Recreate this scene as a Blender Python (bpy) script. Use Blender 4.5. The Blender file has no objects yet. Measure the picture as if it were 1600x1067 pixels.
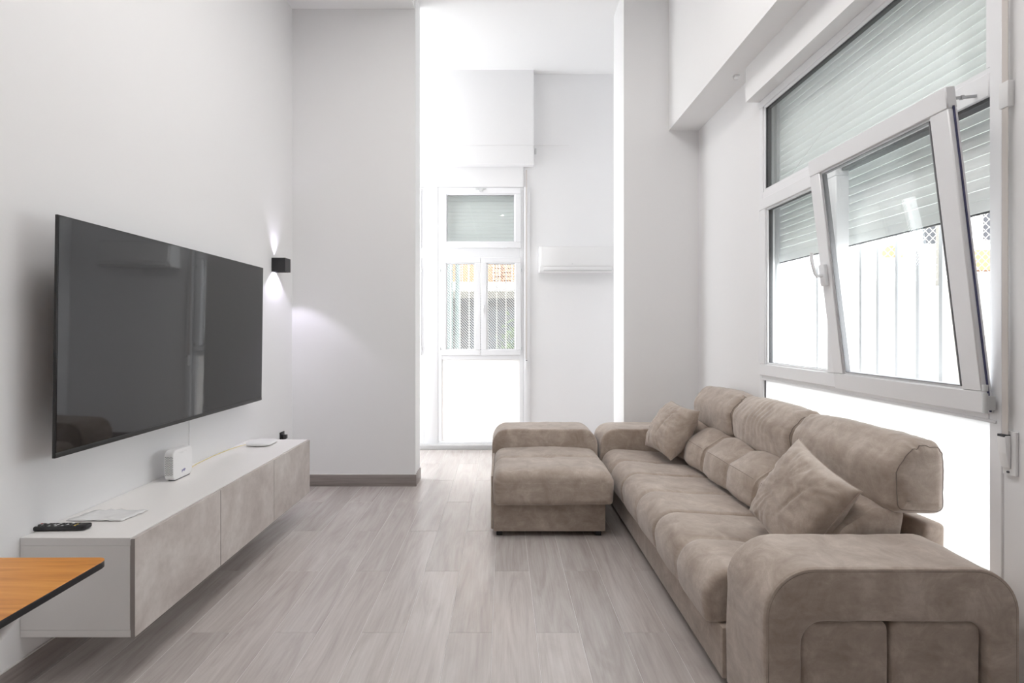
import bpy, bmesh, math, random
from mathutils import Vector, Matrix, noise
from mathutils.geometry import tessellate_polygon
random.seed(7)
PI = math.pi
S = bpy.context.scene
C = S.collection
R = math.radians

# ------------------------------------------------------------------ camera
cam = bpy.data.cameras.new('camera')
camo = bpy.data.objects.new('camera', cam)
C.objects.link(camo)
CH = 1.39
camo.location = (0, 0, CH)
camo.rotation_euler = (R(90), 0, 0)
cam.sensor_width = 36
cam.lens = 18
cam.shift_x = 0.0094
cam.shift_y = -0.0103
cam.clip_start = .05
S.camera = camo

# ------------------------------------------------------------------ world, sun, exposure
w = bpy.data.worlds.new('sky')
S.world = w
w.use_nodes = True
bg = w.node_tree.nodes['Background']
bg.inputs[0].default_value = (.93, .965, 1, 1)
bg.inputs[1].default_value = 25
sun = bpy.data.lights.new('sun', 'SUN')
sun.energy = 10
sun.angle = R(1)
sun.color = (1, .96, .9)
suno = bpy.data.objects.new('sun', sun)
C.objects.link(suno)
suno.rotation_euler = (R(38), 0, R(-28))     # high sun behind the building on the camera's side
S.view_settings.view_transform = 'Standard'
S.view_settings.look = 'None'
S.view_settings.gamma = 1
S.view_settings.use_curve_mapping = False
S.view_settings.exposure = -1.38
S.cycles.max_bounces = 14
S.cycles.diffuse_bounces = 8
S.cycles.glossy_bounces = 6
S.cycles.transmission_bounces = 8
S.cycles.transparent_max_bounces = 16
S.cycles.sample_clamp_indirect = 8
S.cycles.use_denoising = True


def portal(loc, rot, sx, sy):
    l = bpy.data.lights.new('sky_portal', 'AREA')
    l.shape = 'RECTANGLE'
    l.size = sx
    l.size_y = sy
    l.cycles.is_portal = True
    o = bpy.data.objects.new('sky_portal', l)
    o.location = loc
    o.rotation_euler = rot
    C.objects.link(o)


portal((2.06, 2.64, 1.5), (0, R(90), 0), 2.95, 1.75)
portal((-.85, 6.36, 1.6), (R(-90), 0, 0), 2.3, 3.1)
portal((-3.26, 5.45, 1.9), (0, R(-90), 0), 3.4, 1.05)


# ------------------------------------------------------------------ materials
def nmat(name, col, rough=.5, metal=0, spec=.5, emit=None, es=0):
    m = bpy.data.materials.new(name)
    m.use_nodes = True
    b = m.node_tree.nodes['Principled BSDF']
    b.inputs['Base Color'].default_value = (*col, 1)
    b.inputs['Roughness'].default_value = rough
    b.inputs['Metallic'].default_value = metal
    b.inputs['Specular IOR Level'].default_value = spec
    if emit:
        b.inputs['Emission Color'].default_value = (*emit, 1)
        b.inputs['Emission Strength'].default_value = es
    return m


def nodes(m):
    return m.node_tree.nodes, m.node_tree.links, m.node_tree.nodes['Principled BSDF']


def coords(m, scale, offset_random=False):
    N, L, b = nodes(m)
    tc = N.new('ShaderNodeTexCoord')
    mp = N.new('ShaderNodeMapping')
    mp.inputs['Scale'].default_value = scale
    L.new(tc.outputs['Object'], mp.inputs['Vector'])
    if offset_random:
        oi = N.new('ShaderNodeObjectInfo')
        ml = N.new('ShaderNodeMath')
        ml.operation = 'MULTIPLY'
        ml.inputs[1].default_value = 37
        L.new(oi.outputs['Random'], ml.inputs[0])
        cb = N.new('ShaderNodeCombineXYZ')
        for k in range(3):
            L.new(ml.outputs[0], cb.inputs[k])
        L.new(cb.outputs[0], mp.inputs['Location'])
    return mp


def noisetex(m, vec, scale, detail=4, rough=.6, dist=0):
    N, L, b = nodes(m)
    n = N.new('ShaderNodeTexNoise')
    n.inputs['Scale'].default_value = scale
    n.inputs['Detail'].default_value = detail
    n.inputs['Roughness'].default_value = rough
    n.inputs['Distortion'].default_value = dist
    L.new(vec.outputs[0], n.inputs['Vector'])
    return n


def ramp(m, src, stops):
    N, L, b = nodes(m)
    r = N.new('ShaderNodeValToRGB')
    L.new(src, r.inputs[0])
    e = r.color_ramp.elements
    while len(e) < len(stops):
        e.new(.5)
    for k, (p, c) in enumerate(stops):
        e[k].position = p
        e[k].color = (*c, 1)
    return r


def mixc(m, a, b_, f=.5, mode='MIX'):
    N, L, b = nodes(m)
    x = N.new('ShaderNodeMix')
    x.data_type = 'RGBA'
    x.blend_type = mode
    x.inputs[0].default_value = f
    L.new(a, x.inputs[6])
    L.new(b_, x.inputs[7])
    return x


def bump(m, src, strength, dist=.01):
    N, L, b = nodes(m)
    bp = N.new('ShaderNodeBump')
    bp.inputs['Strength'].default_value = strength
    bp.inputs['Distance'].default_value = dist
    L.new(src, bp.inputs['Height'])
    L.new(bp.outputs[0], b.inputs['Normal'])


M = {}
M['wall'] = nmat('wall_paint', (.86, .86, .865), .6, spec=.3)
v = coords(M['wall'], (1, 1, 1))
nt = noisetex(M['wall'], v, 45, 3)
bump(M['wall'], nt.outputs[0], .08, .004)
M['ceiling'] = nmat('ceiling_paint', (.88, .88, .88), .8, spec=.2)
M['pvc'] = nmat('white_pvc', (.86, .865, .88), .28)
M['sill'] = nmat('grey_white_sill', (.50, .50, .50), .5)
M['pvc_grey'] = nmat('pale_grey_plastic', (.62, .63, .63), .4)
M['gasket'] = nmat('dark_gasket', (.05, .05, .055), .5)
M['gasket_soft'] = nmat('grey_gasket', (.22, .22, .23), .5)
M['black'] = nmat('black_satin', (.012, .012, .014), .35)
M['plastic'] = nmat('black_plastic', (.02, .02, .022), .3)
M['white_plastic'] = nmat('white_plastic', (.84, .84, .84), .3)
M['metal'] = nmat('brushed_steel', (.45, .45, .46), .35, metal=1)
M['shutter'] = nmat('shutter_slat_plastic', (.86, .885, .88), .45)
M['grout'] = nmat('pale_grout', (.66, .64, .63), .8)
M['cabinet'] = nmat('white_melamine', (.87, .85, .835), .38)
M['edge'] = nmat('grey_edge_banding', (.33, .295, .28), .5)
M['strap'] = nmat('woven_strap', (.62, .58, .55), .9)
M['yellow'] = nmat('yellow_cable_sheath', (.78, .66, .28), .5)
M['paper'] = nmat('glossy_paper', (.80, .80, .80), .25)
M['concrete_ext'] = nmat('outdoor_paving', (.62, .6, .57), .9)
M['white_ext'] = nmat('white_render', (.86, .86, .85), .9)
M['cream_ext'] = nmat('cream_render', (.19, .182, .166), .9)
M['orange_ext'] = nmat('orange_render', (.26, .12, .055), .9)
M['grey_ext'] = nmat('dark_grey_render', (.022, .023, .028), .8)
M['teal_ext'] = nmat('weathered_pipe', (.10, .14, .14), .6)
M['leaf'] = nmat('leaf_green', (.05, .09, .03), .6)
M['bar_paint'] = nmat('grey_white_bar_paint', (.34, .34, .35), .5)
M['wire'] = nmat('white_wire', (.85, .85, .85), .5)
M['ink'] = nmat('violet_ink', (.10, .08, .35), .5)
M['white_key'] = nmat('white_print', (.8, .8, .8), .4)
M['red_key'] = nmat('red_print', (.5, .03, .03), .4)
M['yellow_key'] = nmat('yellow_print', (.7, .5, .08), .4)
M['lamp_glow'] = nmat('lamp_diffuser', (.9, .9, .9), .4, emit=(1, .97, .95), es=12)


def glass(name, tint, refl=1.0):
    m = bpy.data.materials.new(name)
    m.use_nodes = True
    N, L = m.node_tree.nodes, m.node_tree.links
    N.clear()
    o = N.new('ShaderNodeOutputMaterial')
    t = N.new('ShaderNodeBsdfTransparent')
    t.inputs[0].default_value = (*tint, 1)
    g = N.new('ShaderNodeBsdfGlossy')
    g.inputs['Roughness'].default_value = 0.0
    f = N.new('ShaderNodeLayerWeight')
    f.inputs[0].default_value = .5
    pw = N.new('ShaderNodeMath')
    pw.operation = 'POWER'
    pw.inputs[1].default_value = 4.2
    ml = N.new('ShaderNodeMath')
    ml.operation = 'MULTIPLY_ADD'
    ml.inputs[1].default_value = .95 * refl
    ml.inputs[2].default_value = .04 * refl
    ml.use_clamp = True
    x = N.new('ShaderNodeMixShader')
    L.new(f.outputs['Facing'], pw.inputs[0])
    L.new(pw.outputs[0], ml.inputs[0])
    L.new(ml.outputs[0], x.inputs[0])
    L.new(t.outputs[0], x.inputs[1])
    L.new(g.outputs[0], x.inputs[2])
    L.new(x.outputs[0], o.inputs[0])
    return m


M['glass'] = glass('window_glass', (.985, .998, .993))


def frosted():
    m = bpy.data.materials.new('frosted_glass')
    m.use_nodes = True
    N, L = m.node_tree.nodes, m.node_tree.links
    N.clear()
    o = N.new('ShaderNodeOutputMaterial')
    t = N.new('ShaderNodeBsdfTranslucent')
    t.inputs[0].default_value = (.95, .95, .95, 1)
    d = N.new('ShaderNodeBsdfDiffuse')
    d.inputs[0].default_value = (.9, .9, .9, 1)
    x = N.new('ShaderNodeMixShader')
    x.inputs[0].default_value = .25
    L.new(t.outputs[0], x.inputs[1])
    L.new(d.outputs[0], x.inputs[2])
    L.new(x.outputs[0], o.inputs[0])
    return m


M['frosted'] = frosted()
# the thin plastic slats let a little daylight through
m = M['shutter']
N, L, b = nodes(m)
tl = N.new('ShaderNodeBsdfTranslucent')
tl.inputs[0].default_value = (.88, .93, .90, 1)
xs = N.new('ShaderNodeMixShader')
xs.inputs[0].default_value = .05
L.new(b.outputs[0], xs.inputs[1])
L.new(tl.outputs[0], xs.inputs[2])
L.new(xs.outputs[0], N['Material Output'].inputs['Surface'])


# wood-look floor tile
m = M['plank'] = nmat('wood_look_tile', (.4, .37, .35), .27, spec=1.0)
v = coords(m, (9, 1.1, 1), True)
n1 = noisetex(m, v, 1.0, 6, .62, 1.6)
v2 = coords(m, (110, 4, 1), True)
n2 = noisetex(m, v2, 1.0, 3, .5)
r1 = ramp(m, n1.outputs[0], [(.28, (.44, .395, .372)), (.5, (.535, .49, .468)), (.72, (.60, .565, .545))])
r2 = ramp(m, n2.outputs[0], [(.3, (.87, .86, .855)), (.7, (1, 1, 1))])
mx = mixc(m, r1.outputs[0], r2.outputs[0], .8, 'MULTIPLY')
N, L, b = nodes(m)
oi = N.new('ShaderNodeObjectInfo')
mr = N.new('ShaderNodeMapRange')
mr.inputs['To Min'].default_value = .91
mr.inputs['To Max'].default_value = 1.07
L.new(oi.outputs['Random'], mr.inputs['Value'])
hs = N.new('ShaderNodeHueSaturation')
L.new(mr.outputs[0], hs.inputs['Value'])
L.new(mx.outputs[2], hs.inputs['Color'])
L.new(hs.outputs[0], b.inputs['Base Color'])
bump(m, n2.outputs[0], .12, .002)
m = M['skirting'] = nmat('wood_look_skirting', (.3, .26, .24), .4)
v = coords(m, (3, 3, 60))
n1 = noisetex(m, v, 1.0, 5, .6)
r1 = ramp(m, n1.outputs[0], [(.3, (.23, .20, .19)), (.7, (.34, .30, .285))])
N, L, b = nodes(m)
L.new(r1.outputs[0], b.inputs['Base Color'])

# taupe suede
m = M['suede'] = nmat('taupe_suede', (.3, .25, .21), .82, spec=.25)
v = coords(m, (1, 1, 1))
n1 = noisetex(m, v, 8.5, 9, .70, .6)
v2 = coords(m, (8, 8, 26))
n2 = noisetex(m, v2, 1.6, 5, .6, .6)
r1 = ramp(m, n1.outputs[0], [(.3, (.315, .248, .202)), (.52, (.415, .342, .288)), (.72, (.54, .462, .402))])
r2 = ramp(m, n2.outputs[0], [(.35, (.86, .85, .84)), (.65, (1, 1, 1))])
mx = mixc(m, r1.outputs[0], r2.outputs[0], .7, 'MULTIPLY')
N, L, b = nodes(m)
L.new(mx.outputs[2], b.inputs['Base Color'])
b.inputs['Sheen Weight'].default_value = .4
b.inputs['Sheen Roughness'].default_value = .5
n3 = noisetex(m, v, 180, 3, .5)
bump(m, n3.outputs[0], .25, .0015)
m = M['piping'] = nmat('taupe_piping', (.22, .18, .155), .8)
m = M['seat_shadow'] = nmat('recess_shade_black', (.02, .018, .017), .9)

# concrete-look doors
m = M['door_front'] = nmat('concrete_look_front', (.4, .36, .34), .5)
v = coords(m, (1, 1, 1))
n1 = noisetex(m, v, 3.2, 9, .62, .5)
n2 = noisetex(m, v, 26, 5, .6)
r1 = ramp(m, n1.outputs[0], [(.3, (.43, .38, .355)), (.5, (.555, .505, .475)), (.7, (.67, .63, .60))])
r2 = ramp(m, n2.outputs[0], [(.3, (.88, .87, .86)), (.65, (1, 1, 1))])
mx = mixc(m, r1.outputs[0], r2.outputs[0], .8, 'MULTIPLY')
N, L, b = nodes(m)
L.new(mx.outputs[2], b.inputs['Base Color'])

# oak table top
m = M['oak'] = nmat('orange_oak', (.5, .25, .08), .35)
v = coords(m, (1.2, 14, 14))
n1 = noisetex(m, v, 1.4, 8, .62, 1.2)
r1 = ramp(m, n1.outputs[0], [(.3, (.46, .175, .032)), (.5, (.66, .28, .065)), (.72, (.78, .38, .11))])
N, L, b = nodes(m)
L.new(r1.outputs[0], b.inputs['Base Color'])
m = M['screen'] = nmat('tv_screen_glass', (.012, .012, .013), .035, spec=.85)
m = M['bezel'] = nmat('tv_bezel', (.012, .012, .013), .4)


# ------------------------------------------------------------------ helpers
def box(bm, x0, x1, y0, y1, z0, z1, bev=0, seg=2):
    r = bmesh.ops.create_cube(bm, size=1)
    vs = r['verts']
    for p in vs:
        p.co = Vector(((x0 + x1) / 2 + p.co.x * (x1 - x0), (y0 + y1) / 2 + p.co.y * (y1 - y0), (z0 + z1) / 2 + p.co.z * (z1 - z0)))
    if bev > 0:
        es = list({e for p in vs for e in p.link_edges})
        r2 = bmesh.ops.bevel(bm, geom=es, offset=bev, segments=seg, affect='EDGES', profile=.5)
        return r2['verts']
    return vs


def tube(bm, pts, r, seg=8, closed=False):
    pts = [Vector(p) for p in pts]
    n = len(pts)
    rings = []
    up0 = None
    for i, p in enumerate(pts):
        if closed:
            t = pts[(i + 1) % n] - pts[i - 1]
        else:
            t = pts[min(i + 1, n - 1)] - pts[max(i - 1, 0)]
        t.normalize()
        if up0 is None:
            up0 = Vector((0, 0, 1)) if abs(t.z) < .9 else Vector((1, 0, 0))
        a = t.cross(up0)
        if a.length < 1e-5:
            a = t.cross(Vector((.3, .8, .1)))
        a.normalize()
        b_ = a.cross(t).normalized()
        up0 = b_
        rings.append([bm.verts.new(p + (a * math.cos(2 * PI * k / seg) + b_ * math.sin(2 * PI * k / seg)) * r) for k in range(seg)])
    rng = n if closed else n - 1
    for i in range(rng):
        A, B = rings[i], rings[(i + 1) % n]
        for k in range(seg):
            bm.faces.new((A[k], A[(k + 1) % seg], B[(k + 1) % seg], B[k]))
    if not closed:
        bm.faces.new(rings[0][::-1])
        bm.faces.new(rings[-1])


def roundpoly(pts, step=.025, arc=6):
    """pts: (a, b, radius) -> dense closed polyline with rounded corners, evenly stepped"""
    out = []
    n = len(pts)
    for i in range(n):
        p = Vector(pts[i][:2])
        r = pts[i][2]
        a = Vector(pts[i - 1][:2]) - p
        c = Vector(pts[(i + 1) % n][:2]) - p
        if r <= 0:
            out.append(p)
            continue
        a.normalize()
        c.normalize()
        ang = a.angle(c)
        d = r / math.tan(ang / 2)
        h = r / math.sin(ang / 2)
        cen = p + (a + c).normalized() * h
        s = p + a * d - cen
        e = p + c * d - cen
        a0 = math.atan2(s.y, s.x)
        a1 = math.atan2(e.y, e.x)
        da = (a1 - a0 + PI) % (2 * PI) - PI
        for k in range(arc + 1):
            t = a0 + da * k / arc
            out.append(cen + Vector((math.cos(t), math.sin(t))) * r)
    dense = []
    n = len(out)
    for i in range(n):
        p, q = out[i], out[(i + 1) % n]
        k = max(1, int((q - p).length / step))
        if (q - p).length < 1e-6:
            continue
        for j in range(k):
            dense.append(p.lerp(q, j / k))
    return dense


def area2(pl):
    return sum(pl[i - 1].x * pl[i].y - pl[i].x * pl[i - 1].y for i in range(len(pl)))


def normals2(pl):
    s = 1 if area2(pl) > 0 else -1
    out = []
    n = len(pl)
    for i in range(n):
        t = pl[(i + 1) % n] - pl[i - 1]
        t.normalize()
        out.append(Vector((t.y, -t.x)) * s)
    return out


def stations(y0, y1, r, step=.02, arc=5):
    """list of (y, inset) along y0..y1 with rounded ends"""
    st = []
    for k in range(arc + 1):
        th = PI / 2 * k / arc
        st.append((y0 + r * (1 - math.cos(th)), r * (1 - math.sin(th))))
    k = max(1, int((y1 - y0 - 2 * r) / step))
    for j in range(1, k):
        st.append((y0 + r + (y1 - y0 - 2 * r) * j / k, 0))
    for k in range(arc, -1, -1):
        th = PI / 2 * k / arc
        st.append((y1 - r * (1 - math.cos(th)), r * (1 - math.sin(th))))
    return st


def loft(bm, prof, st, disp=None, axis='Y', minshrink=True):
    """sweep the closed profile (a, b) along the axis; disp(a, b, y, nx, nz) adds to the outward offset"""
    nn = normals2(prof)
    rings = []
    for (y, ins) in st:
        ring = []
        for p, n in zip(prof, nn):
            d = -ins
            if disp:
                d += disp(p.x, p.y, y, n.x, n.y)
            q = p + n * d
            if axis == 'Y':
                ring.append(bm.verts.new((q.x, y, q.y)))
            elif axis == 'X':
                ring.append(bm.verts.new((y, q.x, q.y)))
            else:
                ring.append(bm.verts.new((q.x, q.y, y)))
        rings.append(ring)
    n = len(prof)
    for A, B in zip(rings, rings[1:]):
        for k in range(n):
            bm.faces.new((A[k], A[(k + 1) % n], B[(k + 1) % n], B[k]))
    for ring in (rings[0], rings[-1]):
        for t in tessellate_polygon([[p.co.copy() for p in ring]]):
            try:
                bm.faces.new([ring[i] for i in t])
            except ValueError:
                pass


def obj(name, bm, mat, parent=None, smooth=False, origin=None, angle=40, sub=0):
    bmesh.ops.recalc_face_normals(bm, faces=bm.faces[:])
    me = bpy.data.meshes.new(name)
    if parent is None:
        if origin is None:
            xs = [p.co for p in bm.verts]
            lo = Vector((min(p.x for p in xs), min(p.y for p in xs), min(p.z for p in xs)))
            hi = Vector((max(p.x for p in xs), max(p.y for p in xs), max(p.z for p in xs)))
            origin = Vector(((lo.x + hi.x) / 2, (lo.y + hi.y) / 2, lo.z))
        org = Vector(origin)
    else:
        org = Vector((0, 0, 0))
        q = parent
        while q is not None:
            org += q.location
            q = q.parent
    bmesh.ops.translate(bm, verts=bm.verts[:], vec=-org)
    bm.to_mesh(me)
    bm.free()
    o = bpy.data.objects.new(name, me)
    C.objects.link(o)
    if parent is None:
        o.location = org
    else:
        o.parent = parent
    if mat is not None:
        me.materials.append(M[mat] if isinstance(mat, str) else mat)
    if smooth:
        for p in me.polygons:
            p.use_smooth = True
        me.set_sharp_from_angle(angle=R(angle))
    if sub:
        md = o.modifiers.new('sub', 'SUBSURF')
        md.levels = sub
        md.render_levels = sub
    return o


def tag(o, label=None, cat=None, group=None, kind=None):
    if label:
        o['label'] = label
    if cat:
        o['category'] = cat
    if group:
        o['group'] = group
    if kind:
        o['kind'] = kind
    return o


def thing(name, loc, label=None, cat=None, group=None, kind=None):
    o = bpy.data.objects.new(name, None)
    o.empty_display_size = .1
    C.objects.link(o)
    o.location = loc
    return tag(o, label, cat, group, kind)


def bxo(name, mat, parent, *a, bev=0, seg=2, smooth=False):
    bm = bmesh.new()
    if isinstance(a[0], (list, tuple)):
        for t in a:
            box(bm, *t, bev=bev, seg=seg)
    else:
        box(bm, *a, bev=bev, seg=seg)
    return obj(name, bm, mat, parent, smooth=smooth or bev > 0)


def struct(name, mat, *a, bev=0, label=None):
    o = bxo(name, mat, None, *a, bev=bev)
    tag(o, label, None, None, 'structure')
    return o


# ------------------------------------------------------------------ room shell
XL, XR = -1.885, 1.754
YB, YN = 6.1, -6.5           # back wall, near wall behind the camera
ZC = 4.45
SY0, SY1, SX = 4.59, 4.84, -.78   # left stub wall
PX, PY0, PY1 = 1.085, 4.575, 4.99  # right pillar
XFL = -3.2                   # left wall of the part behind the stub

fl = thing('floor', (0, 0, 0), 'pale greige wood-look tile floor with thin light joints', kind='structure')
bxo('joint_bed', 'grout', fl, (XFL - .2, XR + .2, YN, YB + .25, -.12, -.0012))
meshes = {}


def plank(x0, x1, y0, y1):
    g = .0012
    key = (round(x1 - x0, 3), round(y1 - y0, 3))
    if key not in meshes:
        bm = bmesh.new()
        hx, hy = (x1 - x0) / 2 - g, (y1 - y0) / 2 - g
        box(bm, -hx, hx, -hy, hy, -.01, 0, bev=.0006, seg=1)
        me = bpy.data.meshes.new('plank')
        bm.to_mesh(me)
        bm.free()
        me.materials.append(M['plank'])
        meshes[key] = me
    o = bpy.data.objects.new('plank', meshes[key])
    C.objects.link(o)
    o.parent = fl
    o.location = ((x0 + x1) / 2, (y0 + y1) / 2, 0)


bxo('far_planks', 'plank', fl, (XL, XR, YN, -1.302, -.01, 0))
PW, PL = .2015, 1.2
for k in range(-17, 10):
    x0 = -.046 + k * PW
    x1 = x0 + PW
    lim = [(-1.3, YB + .1)]
    if x1 <= XL + .02:
        lim = [(SY1 - .05, YB + .1)]
    x0c, x1c = max(x0, XFL), min(x1, XR + .02)
    if x1 <= XL + .02 and x0 < XFL:
        x0c = max(x0, XFL)
    if x1c - x0c < .01:
        continue
    base = 2.965 if k % 2 == 0 else 2.36
    for (ya, yb) in lim:
        j = math.floor((ya - base) / PL)
        y = base + j * PL
        while y < yb:
            a, b_ = max(y, ya), min(y + PL, yb)
            if b_ - a > .02:
                plank(x0c, x1c, a, b_)
            y += PL

struct('ceiling', 'ceiling', (XFL - .2, XR + .25, YN - .2, YB + .25, ZC, ZC + .15), label='white painted high ceiling')
struct('wall_left', 'wall', (XL - .2, XL, YN, SY0, 0, ZC), label='white painted wall behind the television')
struct('wall_stub', 'wall', (XFL, SX, SY0, SY1, 0, ZC), label='white wall end left of the passage to the rear windows')
struct('wall_left_rear', 'wall', (XFL - .2, XFL, SY1, 4.92, 0, ZC), (XFL - .2, XFL, 5.98, YB + .25, 0, ZC), (XFL - .2, XFL, 4.92, 5.98, 3.6, ZC), (XFL - .2, XFL, 4.92, 5.98, 0, .2))
struct('wall_pillar', 'wall', (PX, XR, PY0, PY1, 0, ZC), label='white square pillar behind the sofa')
struct('trim_1', 'ceiling', (XL, SX - .01, YN, SY0, 4.275, ZC), label='lowered strip of white ceiling over the television wall')
struct('trim_2', 'ceiling', (1.487, XR, YN, PY0, 3.18, ZC), label='white boxed beam along the window wall')
struct('trim_3', 'ceiling', (1.658, XR, .9, 3.49, 2.947, 3.18), label='white shutter housing above the large window')
WY0, WY1 = 1.79, 3.49
struct('wall_right', 'wall',
       (XR, XR + .26, WY1, YB + .25, 0, ZC), (XR, XR + .26, YN, WY0, 0, ZC),
       (XR, XR + .26, WY0, WY1, 2.947, ZC), (XR, XR + .26, WY0, WY1, -.05, .06), label='white painted window wall behind the sofa')
BX0, BX1 = -2.0, .25
struct('wall_back', 'wall',
       (BX1, XR, YB, YB + .25, 0, ZC), (XFL, BX0, YB, YB + .25, 0, ZC),
       (BX0, BX1, YB - .02, YB + .25, 3.10, 3.34), (BX0, BX1, YB, YB + .25, 3.34, ZC), (BX0, BX1, YB - .01, YB + .25, -.05, .03),
       label='white rear wall around the tall windows')
struct('trim_9', 'wall', (1.487, XR - .002, PY0 - .003, PY0, 3.172, 3.18), label='thin ledge line across the pillar')
struct('trim_4', 'wall', (XFL, .3675, 6.0, YB, 3.34, ZC), label='white bulkhead above the rear windows')
struct('trim_5', 'sill', (XFL, .328, 5.99, 6.09, 0, .052), bev=.004, label='low white sill step below the rear windows')
struct('trim_6', 'pvc', (.256, .325, 6.075, YB + .004, .05, 3.10), bev=.004, label='white cover strip right of the rear window')
struct('wall_near', 'wall', (XL, XR, YN - .2, YN, 0, ZC))
# skirtings
HB = .104


def skirt(name, *a, label=None):
    o = struct(name, 'skirting', *a, bev=.0015, label=label)
    return o


skirt('baseboard_left', (XL, XL + .011, YN, SY0 - .011, 0, HB), label='brown-grey tile skirting under the floating unit')
skirt('baseboard_stub', (XL, SX + .011, SY0 - .011, SY0, 0, HB), (SX, SX + .011, SY0, SY1, 0, HB), label='brown-grey tile skirting at the foot of the wall end')
skirt('baseboard_right', (XR - .011, XR, YN, WY0 - .02, 0, HB), (XR - .011, XR, WY1 + .02, PY0 - .011, 0, HB))
skirt('baseboard_pillar', (PX, XR, PY0 - .011, PY0, 0, HB), (PX - .011, PX, PY0, PY1, 0, HB))
skirt('baseboard_back', (.335, XR, YB - .011, YB, 0, HB))
struct('trim_7', 'grout', (XL, SX + .01, SY0 - .0105, SY0, HB, HB + .004), (XL, XL + .0105, YN, SY0, HB, HB + .004))


# ------------------------------------------------------------------ windows
def frame_ring(bm, a0, a1, z0, z1, d0, d1, wdt, axis, bev=.004):
    """rectangular frame; axis 'Y': runs along Y with depth in X; axis 'X': runs along X with depth in Y"""
    for (p0, p1, q0, q1) in ((a0, a1, z0, z0 + wdt), (a0, a1, z1 - wdt, z1), (a0, a0 + wdt, z0 + wdt, z1 - wdt), (a1 - wdt, a1, z0 + wdt, z1 - wdt)):
        if axis == 'Y':
            box(bm, d0, d1, p0, p1, q0, q1, bev=bev, seg=1)
        else:
            box(bm, p0, p1, d0, d1, q0, q1, bev=bev, seg=1)


def tf(bm, mt):
    if mt is not None:
        bmesh.ops.transform(bm, matrix=mt, verts=bm.verts[:])


def sash(parent, a0, a1, z0, z1, d0, d1, axis, wdt=.075, mt=None, label=None, inner=-1):
    bm = bmesh.new()
    frame_ring(bm, a0, a1, z0, z1, d0, d1, wdt, axis)
    # glazing bead
    dm = d0 + .012
    frame_ring(bm, a0 + wdt - .002, a1 - wdt + .002, z0 + wdt - .002, z1 - wdt + .002, dm, d1 - .01, .014, axis, bev=.002)
    tf(bm, mt)
    s = obj('sash', bm, 'pvc', parent, smooth=True)
    if label:
        s['label'] = label
    g = (d0 + d1) / 2
    bm = bmesh.new()
    k = wdt + .010
    frame_ring(bm, a0 + k, a1 - k, z0 + k, z1 - k, g - .012, g + .012, .0035, axis, bev=0)
    tf(bm, mt)
    obj('gasket', bm, 'gasket' if mt is None and axis == 'Y' else 'gasket_soft', s)
    bm = bmesh.new()
    k = wdt + .012
    if axis == 'Y':
        box(bm, g - .008, g + .008, a0 + k, a1 - k, z0 + k, z1 - k)
    else:
        box(bm, a0 + k, a1 - k, g - .008, g + .008, z0 + k, z1 - k)
    tf(bm, mt)
    obj('pane', bm, 'glass', s)
    return s


# large window on the right wall
W1 = thing('window_1', (XR, 2.64, .06), 'large white plastic window above the sofa with one leaf tilted inwards', kind='structure')
D0, D1 = XR - .006, XR + .055
bm = bmesh.new()
frame_ring(bm, WY0, WY1, .05, 2.947, D0, D1, .05, 'Y')
box(bm, D0, D1, WY0 + .05, WY1 - .05, 2.235, 2.32, bev=.003, seg=1)
box(bm, D0, D1, WY0 + .05, WY1 - .05, 1.062, 1.112, bev=.003, seg=1)
box(bm, D0 - .005, D1 - .02, WY0 + .03, WY1 - .03, 1.095, 1.105, bev=.002, seg=1)
box(bm, D0 - .004, D1 - .02, WY0 + .02, WY1 - .02, 1.062, 1.074, bev=.002, seg=1)
obj('window_frame', bm, 'pvc', W1, smooth=True)
bm = bmesh.new()
frame_ring(bm, WY0 + .048, WY1 - .048, 2.318, 2.90, D0 + .008, D1 - .01, .022, 'Y', bev=.002)
obj('glazing_bead', bm, 'pvc', W1, smooth=True)
bm = bmesh.new()
frame_ring(bm, WY0 + .066, WY1 - .066, 2.336, 2.882, D0 + .014, D1 - .012, .006, 'Y', bev=0)
obj('gasket', bm, 'gasket', W1)
bxo('pane', 'glass', W1, (D0 + .02, D0 + .036, WY0 + .07, WY1 - .07, 2.34, 2.878))
bxo('gasket', 'gasket', W1, (D0 + .014, D1 - .012, WY1 - .056, WY1 - .05, .1, 1.062))
fp = bxo('frosted_panel', 'frosted', W1, (D0 + .02, D0 + .03, WY0 + .052, WY1 - .052, .102, 1.06))
fp['label'] = 'milky white lower glass panel lit from outside'
bxo('transom_groove', 'gasket', W1, (D0 + .012, D1, WY0 + .05, WY1 - .05, 2.222, 2.2352))
# fixed left leaf, tilted right leaf
sash(W1, 2.655, 3.452, 1.095, 2.272, D0 - .018, D1 - .01, 'Y', label='closed left leaf')
hinge = Vector((D0 - .02, 0, 1.10))
mt = Matrix.Translation(hinge) @ Matrix.Rotation(R(-6.9), 4, 'Y') @ Matrix.Translation(-hinge)
sr = sash(W1, 1.825, 2.648, 1.095, 2.272, D0 - .03, D0 + .008, 'Y', wdt=.08, mt=mt, label='leaf tilted into the room at its top')
bm = bmesh.new()
frame_ring(bm, 1.822, 2.651, 1.10, 2.20, D0 - .012, D0 - .006, .004, 'Y', bev=0)
tf(bm, mt)
obj('seal', bm, nmat('blue_grey_seal', (.05, .05, .13), .5), sr)


def handle(parent, y, z, x, mt=None, mirror=1):
    bm = bmesh.new()
    box(bm, x - .020, x, y - .022, y + .022, z - .055, z + .055, bev=.005)
    tube(bm, [(x - .01, y, z), (x - .045, y, z), (x - .052, y, z + .012 * mirror), (x - .058, y, z + .05 * mirror), (x - .062, y, z + .085 * mirror), (x - .058, y, z + .12 * mirror)], .0085, 8)
    tf(bm, mt)
    obj('handle', bm, 'pvc', parent, smooth=True)


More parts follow.
